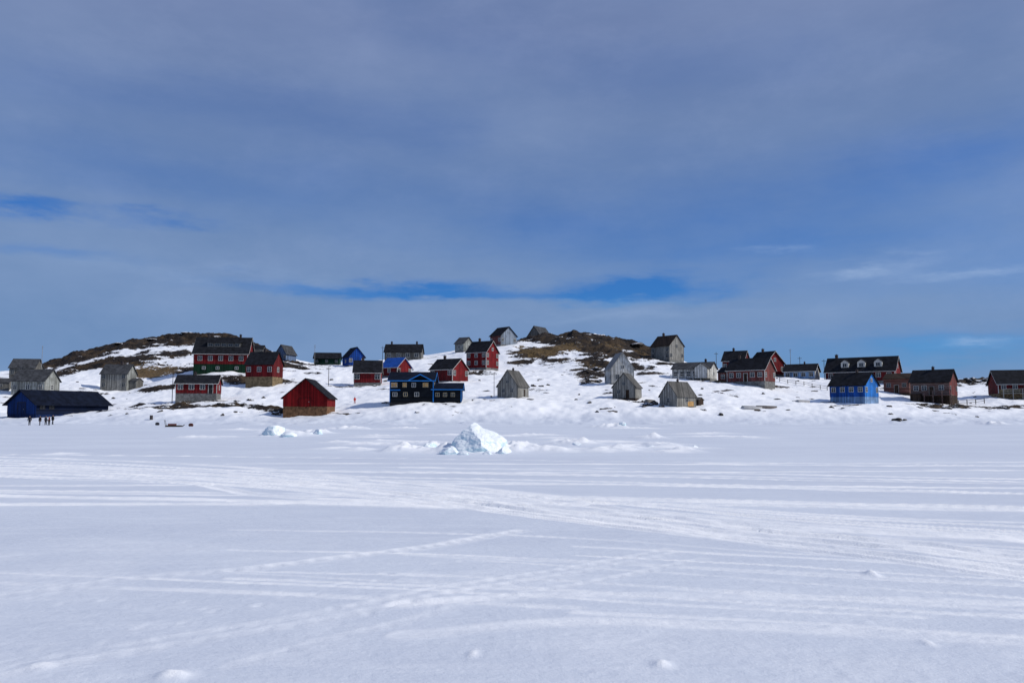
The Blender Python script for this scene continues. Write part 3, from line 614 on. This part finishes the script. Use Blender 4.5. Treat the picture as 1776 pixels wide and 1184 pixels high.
for i,(px,py,w,h) in enumerate([(776,788,.55,.42),(874,787,.5,.34),(845,788,.4,.22),(800,789,.4,.26)]):
    x,y=ground(px,py); o=lump('ice_block',(x,y+.5,zat(x,y+.5)-.15),w,w*.8,h*1.2,ICE,20+i,4,9,.12,1.5,i,.25,.85,.6,.85)
    tag(o,'ice block leaning at the foot of the big ice mound','ice block','ice blocks at the foot of the mound')
k=0
for px,py,w,h,grp in [(475,757,1.1,.65,'a'),(500,758,.8,.38,'a'),(530,756,.9,.35,'a'),(548,753,.7,.55,'a'),(462,752,.6,.45,'a'),
        (700,781,.55,.2,'b'),(742,781,.6,.36,'b'),
        (1000,773,.55,.22,'c'),(1130,777,.4,.18,'c'),(1195,780,.4,.15,'c'),(1208,777,.3,.2,'c'),(1055,740,1.1,.4,'c'),(1080,742,.8,.3,'c')]:
    x,y=ground(px,py)
    o=lump('ice_chunk',(x,y+.5,zat(x,y+.5)-.15),w,w*.8,h*1.1,ICE,40+k,4,8,.13,1.4,k*.7,.25,.8,.6,.88); k+=1
    lb={'a':'broken bluish ice chunk in the small pile below the red barn','b':'snow covered ice chunk left of the big ice mound','c':'low ice chunk in the snow ridge right of the big ice mound'}[grp]
    tag(o,lb,'ice chunk',{'a':'ice chunks below the red barn','b':'ice chunks left of the mound','c':'ice chunks right of the mound'}[grp])
def hillpt(px,d): x=(px-888)/FP*d; return x,d,zat(x,d)
BL=[('dark boulder alone on the ice at the right, below the blue house',[(1553,153,1.0,.5),(1566,153,.7,.4)],'boulders on the right ice'),
 ('dark rock poking through the shore snow below the low red house',[(250,170,.8,.5),(262,172,1.2,.6),(275,169,.9,.6),(290,172,1.4,.6),(312,170,.8,.4),(325,173,.9,.5),(238,174,.6,.4),(300,166,.6,.35)],'rocks below the low red house'),
 ('dark rock in the snow between low red house and red barn',[(385,172,1.0,.5),(402,170,1.3,.6),(425,173,1.0,.6),(445,172,1.4,.5),(470,169,1.0,.5),(482,163,1.2,.7),(412,180,.9,.5),(436,182,1.1,.5),(458,186,.8,.5)],'rocks left of the red barn'),
 ('dark rock at the foot of the central hill slope',[(925,196,.8,.5),(940,197,1.1,.5),(1012,200,.9,.6),(1024,206,1.4,.8),(1030,216,1.6,.9),(1018,224,1.5,.8),(1035,228,1.6,.9),(1040,210,1.0,.6),(1016,212,1.0,.6),(950,200,.6,.4)],'rocks down the central slope'),
 ('grey rock beside the low grey hut near the shore',[(1122,162,1.3,.7),(1135,164,1.0,.8),(1148,160,.8,.4),(1058,178,.8,.5),(1218,160,.8,.4)],'rocks beside the low grey hut'),
 ('dark crag on the left hilltop skyline',[(205,268,2.0,.5),(262,270,2.2,.5),(322,272,2.2,.5),(372,272,2.2,.5),(432,268,2.0,.6)],'crags on the left hilltop'),
 ('dark crag on the central hilltop skyline',[(960,270,2.4,.5),(1020,270,2.6,.5),(1060,268,2.6,.6),(1105,264,2.4,.6)],'crags on the central hilltop'),
 ('dark rock on the low ridge near the right edge',[(1682,240,2.4,1.3),(1700,238,2.6,1.5),(1716,236,2.0,1.2)],'rocks on the right ridge'),
 ('small dark rock below the brown and blue houses on the right',[(1440,166,.7,.4),(1460,164,.6,.35),(1540,166,.8,.4),(1640,168,1.2,.6),(1655,170,.8,.5),(1735,170,1.1,.6),(1712,171,.8,.5)],'rocks below the right houses')]
R2=random.Random(77)
def scat(n,a,b,d0,d1): return [(R2.uniform(a,b),R2.uniform(d0,d1),R2.uniform(.3,.8),R2.uniform(.2,.45)) for _ in range(n)]
BL+=[('small dark stone half buried in the snow slope left of centre',scat(34,120,660,156,225),'small stones on the left slope'),
 ('small dark stone half buried in the middle snow slope',scat(30,700,1130,156,235),'small stones on the middle slope'),
 ('small dark stone half buried in the snow slope on the right',scat(38,1140,1770,156,225),'small stones on the right slope')]
k=0
for lb,pts,grp in BL:
    for px,d,w,h in pts:
        x,y,z=hillpt(px,d)
        if w<.81 and any(abs(x-q['loc'][0])<q['W']/2+1 and abs(y-q['loc'][1])<q['D']/2+1.5 for q in HS): continue
        o=lump('rock',(x,y,z-.15),w,w*.8,h,ROCKM,200+k,3,6,.3,1.4,k); k+=1
        tag(o,lb,'rock',grp)

# ------------------------------------------------------------------ poles, masts
WOODP=boards((.08,.065,.05),.4); METAL=plain((.3,.3,.3),.5,.2,3,.4,.3)
def pole(px,d,h,lb,arm=True,r=.09):
    x,y,z=hillpt(px,d); e=empty('utility_pole' if arm else 'mast',(x,y,z),random.uniform(-.5,.5))
    p=MB(); p.bar((0,0,-.6),(0,0,h),r,r*.7,8); p.build('shaft',WOODP if arm else METAL,e)
    if arm:
        a=MB(); a.box(-.6,.6,-.05,.05,h-.55,h-.45); a.build('crossarm',WOODP,e)
        for s in (-.5,0,.5):
            i=MB(); i.bar((s,0,h-.45),(s,0,h-.27),.05,.04,6); i.build('insulator',WHITE,e)
    else:
        a=MB(); 
        for q in range(3): a.bar((-.4+.08*q,0,h-.3-.35*q),(.4-.08*q,0,h-.3-.35*q),.03,.03,5)
        a.build('antenna',METAL,e)
    tag(e,lb,'utility pole' if arm else 'mast')
pole(300,184,7.0,'wooden utility pole just left of the low red house')
pole(71,236,9,'thin mast beside the highest grey house at the far left',False,.08)
pole(857,176,5.5,'thin pole on open snow left of the bare wood hut',True,.06)
pole(1372,232,8.5,'mast on the skyline left of the small pale blue house',False,.08)
pole(1388,236,6.5,'utility pole behind the small pale blue house')
pole(545,255,6.5,'mast left of the dark green skyline house',False,.08)
pole(663,262,5.5,'utility pole beside the long grey skyline house')
pole(1243,230,6.0,'utility pole between the whitewashed house and the red cluster')
pole(570,205,5.0,'short utility pole behind the red barn')
pole(1430,225,6.0,'utility pole at the left end of the dormered house')
pole(16,176,3.0,'short post beside the blue warehouse gable',True,.07)

# ------------------------------------------------------------------ fence, boats, sled, drums
def fence(pts,lb):
    P=[Vector(hillpt(*p)) for p in pts]; e=empty('fence',P[0]); o=P[0]
    for p in P:
        q=p-o; m=MB(); m.box(q.x-.06,q.x+.06,q.y-.06,q.y+.06,q.z-.4,q.z+1.1); m.build('post',WOODP,e)
    r=MB()
    for a,b in zip(P[:-1],P[1:]):
        for hz in (.5,1.0): r.bar(a-o+Vector((0,0,hz)),b-o+Vector((0,0,hz)),.045,.045,5)
    r.build('rail',WOODP,e); tag(e,lb,'fence')
fence([(1352,215),(1366,213),(1380,211),(1394,209),(1408,206),(1422,203),(1434,200)],'grey wooden post and rail fence sloping down left of the blue house')
fence([(1660,176),(1675,177),(1690,178),(1705,179)],'short post and rail fence left of the right edge house')
def hullpts(L_,W_,Hh,n=12):
    R=[]
    for i in range(n+1):
        t=i/n; w=W_/2*(1-(abs(t-.4)/.62)**2.6) if abs(t-.4)<.62 else .02
        w=max(w,.03); R.append((t*L_-L_/2,w,Hh*(1-.25*t*t)))
    return R
def boat(px,d,L_,W_,Hh,rz,mat,lb):
    x,y,z=hillpt(px,d); e=empty('boat',(x,y,z-.1),rz); m=MB(); R=hullpts(L_,W_,Hh); vs=[];seg=8
    for (a,w,hh) in R:
        for j in range(seg+1):
            t=math.pi*j/seg; vs.append((a,math.cos(t)*w,max(0,math.sin(t))**.7*hh))
    fs=[(i*(seg+1)+j,i*(seg+1)+j+1,(i+1)*(seg+1)+j+1,(i+1)*(seg+1)+j) for i in range(len(R)-1) for j in range(seg)]
    fs+=[tuple(range(seg+1)),tuple(len(vs)-1-j for j in range(seg+1))]
    m.add(vs,fs); m.build('hull',mat,e,True)
    kk=MB()
    for i in range(len(R)-1): kk.bar((R[i][0],0,R[i][2]+.03),(R[i+1][0],0,R[i+1][2]+.03),.04,.04,5)
    kk.build('keel',TRGREY,e); tag(e,lb,'boat')
boat(1303,164,4.4,1.5,.7,.15,plain((.40,.40,.40),.6,.2,2),'pale upturned boat lying in snow, left of the pair by the shore')
boat(1328,165,4.2,1.5,.6,-.1,plain((.14,.12,.11),.7,.3,2),'dark upturned boat lying in snow below the rose red house')
boat(1392,172,4.0,1.4,.6,.5,plain((.30,.30,.31),.6,.2,2),'grey upturned boat below the wooden fence')
boat(1128,166,4,1.5,.8,.9,plain((.16,.15,.14),.7,.3,2),'small grey upturned boat left of the low grey hut')
def sled(px,py,lb,rz=0):
    x,y=ground(px,py); e=empty('dog_sled',(x,y,zat(x,y)),rz)
    for s in (-.35,.35):
        r=MB(); r.box(-1.3,1.2,s-.03,s+.03,.0,.12); r.bar((1.2,s,.06),(1.55,s,.35),.045,.03,6); r.build('runner',WOODP,e)
        u=MB(); u.bar((-1.2,s,.1),(-1.45,s,1.1),.035,.03,6); u.build('upright',WOODP,e)
    p=MB()
    for i in range(12): p.box(-1.25+i*.2,-1.13+i*.2,-.42,.42,.20,.24)
    for s in (-.35,.35): p.box(-1.25,1.1,s-.02,s+.02,.12,.20)
    p.build('slats',WOODP,e)
    c=MB(); c.bar((-1.43,-.42,1.02),(-1.43,.42,1.02),.03,.03,6); c.build('handlebar',WOODP,e)
    b=MB(); b.box(-.9,.3,-.3,.3,.245,.5); b.build('load',plain((.15,.05,.04),.8,.3,3),e)
    tag(e,lb,'sled')
sled(302,740,'wooden dog sled with reddish load parked on the ice below the low red house',.2)
def drum(x,y,z,col,lb,lie=False):
    m=MB(); m.bar((0,0,0),(0,0,.88),.29,.29,14)
    for q in (.0,.29,.58,.85): m.bar((0,0,q),(0,0,q+.03),.305,.305,14)
    o=m.build('oil_drum',plain(col,.6,.3,3)); o.location=(x,y,z)
    if lie: o.rotation_euler=(math.pi/2,0,.6); o.location=(x,y,z+.28)
    tag(o,lb,'oil drum')
for i,(px,py,lie) in enumerate([(262,736,False),(272,737,True),(330,739,True)]):
    x,y=ground(px,py); drum(x,y,zat(x,y)-.05,[(.06,.05,.05),(.05,.05,.06),(.12,.04,.03)][i],['upright dark oil drum on the ice left of the sled','fallen dark oil drum beside the upright drum','fallen rusty oil drum right of the dog sled'][i],lie)

# ------------------------------------------------------------------ people
def skin(name,joints,edges,mat,parent=None,sub=1):
    names=list(joints); me=bpy.data.meshes.new(name)
    me.from_pydata([joints[k][0] for k in names],[(names.index(a),names.index(b)) for a,b in edges],[])
    o=bpy.data.objects.new(name,me); C.objects.link(o)
    md=o.modifiers.new('s','SKIN'); md.use_smooth_shade=True
    sv=me.skin_vertices[0].data if me.skin_vertices else None
    if sv is None:
        bm=bmesh.new(); bm.from_mesh(me); bm.verts.layers.skin.verify(); bm.to_mesh(me); bm.free(); sv=me.skin_vertices[0].data
    for i,kx in enumerate(names):
        r=joints[kx][1]; sv[i].radius=r if isinstance(r,tuple) else (r,r)
        sv[i].use_root=(i==0)
    ms=o.modifiers.new('u','SUBSURF'); ms.levels=sub; ms.render_levels=sub
    me.materials.append(mat)
    if parent: o.parent=parent
    return o
SKIN=plain((.45,.28,.20),.6,.05,3)
def person(px,py,face,jc,tc,lb,hgt=1.75,stride=.12,armf=.1,ground_pos=None):
    if ground_pos: x,y,z=ground_pos
    else: x,y=ground(px,py); z=zat(x,y)
    s=hgt/1.75; e=empty('person',(x,y,z),face); e.scale=(s,s,s)
    J={'pelvis':((0,0,.95),(.15,.11)),'belly':((0,0,1.12),(.14,.10)),'chest':((0,0,1.34),(.17,.12)),'neck':((0,0,1.49),.06),'jaw':((0,-.015,1.57),(.07,.08)),'head':((0,0,1.66),(.085,.10)),'nose':((0,-.10,1.62),.018)}
    E=[('pelvis','belly'),('belly','chest'),('chest','neck'),('neck','jaw'),('jaw','head'),('jaw','nose')]
    for sd,k in ((-1,'l'),(1,'r')):
        st=stride*sd
        J[k+'hip']=((sd*.09,0,.90),.095); J[k+'knee']=((sd*.11,-st*.5-.02,.50),.062); J[k+'ank']=((sd*.12,st*-.6,.09),.045); J[k+'toe']=((sd*.14,st*-.6-.17,.045),.04)
        J[k+'sh']=((sd*.19,0,1.41),.06); J[k+'el']=((sd*.27,armf*sd*.6+.02,1.13),.045); J[k+'wr']=((sd*.29,-.10+armf*sd*-.6,.90),.032); J[k+'palm']=((sd*.29,-.12+armf*sd*-.6,.83),(.022,.04))
        E+=[('pelvis',k+'hip'),(k+'hip',k+'knee'),(k+'knee',k+'ank'),(k+'ank',k+'toe'),('chest',k+'sh'),(k+'sh',k+'el'),(k+'el',k+'wr'),(k+'wr',k+'palm')]
        px_,py_,pz_=J[k+'palm'][0]
        for fi,(oy,ln) in enumerate(((-.032,.065),(-.011,.078),(.011,.072),(.032,.055))):
            J[k+'f%d'%fi]=((px_,py_+oy,pz_-.05),.010); J[k+'g%d'%fi]=((px_-sd*.02,py_+oy-.004,pz_-.05-ln*.7),.008)
            E+=[(k+'palm',k+'f%d'%fi),(k+'f%d'%fi,k+'g%d'%fi)]
        J[k+'th']=((px_-sd*.03,py_-.05,pz_-.02),.011); E.append((k+'palm',k+'th'))
    skin('body',J,E,SKIN,e)
    JJ={k:J[k] for k in ('belly','chest','pelvis','neck','lsh','lel','lwr','rsh','rel','rwr')}
    JJ={k:(v[0],tuple(q+.035 for q in (v[1] if isinstance(v[1],tuple) else (v[1],v[1])))) for k,v in JJ.items()}
    skin('jacket',JJ,[a for a in E if a[0] in JJ and a[1] in JJ],plain(jc,.8,.15,4),e)
    KK={k:J[k] for k in ('pelvis','lhip','lknee','lank','rhip','rknee','rank')}
    KK={k:((v[0][0],v[0][1],v[0][2]-(.03 if k=='pelvis' else 0)),tuple(q+.022 for q in (v[1] if isinstance(v[1],tuple) else (v[1],v[1])))) for k,v in KK.items()}
    skin('trousers',KK,[a for a in E if a[0] in KK and a[1] in KK],plain(tc,.85,.15,4),e)
    for sd,k in ((-1,'l'),(1,'r')):
        a=J[k+'ank'][0]; t=J[k+'toe'][0]
        skin('boot',{'a':((a[0],a[1],.26),.065),'b':((a[0],a[1]+.01,.075),.07),'c':((t[0],t[1],.06),.055)},[('a','b'),('b','c')],plain((.015,.015,.015),.7),e)
    bm=bmesh.new(); bmesh.ops.create_uvsphere(bm,u_segments=14,v_segments=8,radius=.118)
    for v in list(bm.verts):
        if v.co.z<-.01: bm.verts.remove(v)
    mh=bpy.data.meshes.new('hat'); bm.to_mesh(mh); bm.free(); mh.materials.append(plain((.03,.03,.035),.9)); ho=bpy.data.objects.new('hat',mh); C.objects.link(ho); ho.parent=e; ho.location=(0,.005,1.66)
    tag(e,lb,'person')
DK=(.012,.013,.02)
person(51,737,.3,(.02,.02,.03),DK,'person in dark clothes standing alone left of the group on the ice')
person(69,737,-.5,(.03,.02,.02),DK,'person in dark jacket leftmost of the group on the ice',1.75,.15)
person(79,737,1.2,(.02,.03,.05),DK,'person in navy jacket second from left in the group',1.7,.05)
person(85,737.5,-1.4,(.12,.02,.025),DK,'person in dark red jacket in the group on the ice',1.65,.1)
person(91,737,2.6,(.02,.02,.02),DK,'person in black jacket rightmost of the group on the ice',1.78,.2)
person(616,0,.4,(.55,.03,.02),(.45,.03,.02),'lone person in bright red suit on the slope right of the barn',1.5,.1,.1,hillpt(616,178))

# ------------------------------------------------------------------ sky
w=bpy.data.worlds.new('World'); bpy.context.scene.world=w; w.use_nodes=True; nt=w.node_tree
bg=nt.nodes['Background']; bg.inputs['Strength'].default_value=.1
sk=N(nt,'ShaderNodeTexSky',sky_type='NISHITA'); sk.sun_disc=False; sk.sun_elevation=SUN_EL; sk.sun_rotation=SUN_AZ
sk.air_density=1.0; sk.dust_density=.3; sk.ozone_density=3
tc=N(nt,'ShaderNodeTexCoord').outputs['Generated']
s=N(nt,'ShaderNodeSeparateXYZ'); L(nt,tc,s.inputs[0]); X,Y,Z=s.outputs
hyp=math_(nt,'SQRT',math_(nt,'ADD',math_(nt,'MULTIPLY',X,X),math_(nt,'MULTIPLY',Y,Y)))
az=math_(nt,'ARCTAN2',X,Y); el=math_(nt,'DIVIDE',Z,math_(nt,'MAXIMUM',hyp,.02))
el=math_(nt,'MINIMUM',el,6)
cv=N(nt,'ShaderNodeCombineXYZ'); L(nt,az,cv.inputs[0]); L(nt,el,cv.inputs[1])
def snoise(sx,sy,sc,det=5,r=.55,off=0):
    mp=N(nt,'ShaderNodeMapping'); mp.inputs['Scale'].default_value=(sx,sy,1); mp.inputs['Location'].default_value=(off,off*.7,off); L(nt,cv.outputs[0],mp.inputs[0]); return noise(nt,mp.outputs[0],sc,det,r)
wa=math_(nt,'MULTIPLY',math_(nt,'SUBTRACT',snoise(4,9,1,5,.6,3),.5),.36)
we=math_(nt,'MULTIPLY',math_(nt,'SUBTRACT',snoise(5,20,1,7,.62,8),.5),.07)
azw=math_(nt,'ADD',az,wa); elw=math_(nt,'ADD',el,we)
def pe(px,py): r=ray(px,py); return math.atan2(r[0],r[1]), r[2]/math.hypot(r[0],r[1])
def blobs(tab):
    tot=None
    for px,py,rx,ry,st in tab:
        a,e=pe(px,py); dx=math_(nt,'DIVIDE',math_(nt,'SUBTRACT',azw,a),rx/FP); dy=math_(nt,'DIVIDE',math_(nt,'SUBTRACT',elw,e),ry/FP)
        g=math_(nt,'MULTIPLY',math_(nt,'EXPONENT',math_(nt,'MULTIPLY',math_(nt,'ADD',math_(nt,'MULTIPLY',dx,dx),math_(nt,'MULTIPLY',dy,dy)),-1.0)),st)
        tot=g if tot is None else math_(nt,'ADD',tot,g)
    return tot
tot=blobs([(600,498,200,11,.9),(1100,492,110,15,1.15),(970,512,180,12,1.0),(690,510,110,9,.6),(20,362,90,12,.85),(130,368,60,9,.45),(320,388,60,10,.55),(30,430,90,12,.35),(1450,300,380,90,.30),(1350,390,480,70,.34),(1700,470,350,40,.30),(1700,605,190,22,.55),(650,210,190,55,.36),(950,400,280,50,.38),(1300,440,330,30,.30),(650,330,500,60,.22),(1250,610,400,30,.32),(820,60,250,60,.22),(300,300,400,60,.24),(150,150,200,50,.2),(1200,120,260,60,.2),(380,180,180,40,.22),(1650,270,200,50,.22)])
nz=snoise(2.6,7,1,6,.6,20)
blue=math_(nt,'MULTIPLY',tot,math_(nt,'ADD',math_(nt,'MULTIPLY',nz,1.7),.05),clamp=True)
blue=math_(nt,'MULTIPLY',blue,.86)
elr=ramp(nt,el,.02,.5,False)
cloud=mixc(nt,elr,(1.80,3.10,5.35),(1.66,2.30,4.15))
cloud=mixc(nt,ramp(nt,snoise(2.2,4.5,1,6,.6,40),.3,.72),mixc(nt,.88,(.2,.9,3.0),cloud),mixc(nt,.12,cloud,(4.0,5.0,7.6)))
cloud=mixc(nt,math_(nt,'MULTIPLY',ramp(nt,snoise(6,9,1,7,.65,60),.46,.72),.08),cloud,(4.4,5.2,7.6))
cloud=mixc(nt,math_(nt,'MULTIPLY',ramp(nt,snoise(4,7,1,6,.62,75),.5,.72),.14),cloud,(.7,1.6,3.8))
clear=mixc(nt,1.0,sk.outputs[0],(.09,.45,.98),'MULTIPLY')
final=mixc(nt,blue,cloud,clear)
cyan=math_(nt,'MULTIPLY',blobs([(1690,600,110,9,.8),(1060,520,130,7,.45)]),ramp(nt,snoise(6,20,1,5,.6,33),.3,.6),clamp=True)
final=mixc(nt,math_(nt,'MULTIPLY',cyan,.5),final,(.9,3.2,6.6))
wisp=math_(nt,'MULTIPLY',blobs([(1440,478,60,10,1.),(1660,476,120,8,.9),(1320,440,40,8,.6),(1740,598,50,7,.9),(1560,455,60,8,.6),(1080,545,220,10,.4),(300,470,250,14,.3)]),ramp(nt,snoise(9,40,1,6,.65,90),.32,.65),clamp=True)
final=mixc(nt,math_(nt,'MULTIPLY',wisp,.5),final,(3.7,5.0,7.3))
L(nt,final,bg.inputs['Color'])
sun=bpy.data.lights.new('sun','SUN'); sun.energy=3.25; sun.angle=math.radians(1.0); sun.color=(1,.955,.88)
so=bpy.data.objects.new('sun',sun); C.objects.link(so)
dv=Vector((math.sin(SUN_AZ)*math.cos(SUN_EL),math.cos(SUN_AZ)*math.cos(SUN_EL),math.sin(SUN_EL)))
so.rotation_euler=dv.to_track_quat('Z','Y').to_euler()
# ------------------------------------------------------------------ camera
cam=bpy.data.cameras.new('camera'); cam.sensor_width=36; cam.lens=FP/1776*36; cam.clip_end=20000; cam.clip_start=.1
co=bpy.data.objects.new('camera',cam); C.objects.link(co); co.location=(0,0,CZ); co.rotation_euler=(math.pi/2+TH,0,0)
bpy.context.scene.camera=co
bpy.context.scene.view_settings.view_transform='Standard'; bpy.context.scene.view_settings.look='None'; bpy.context.scene.view_settings.exposure=0
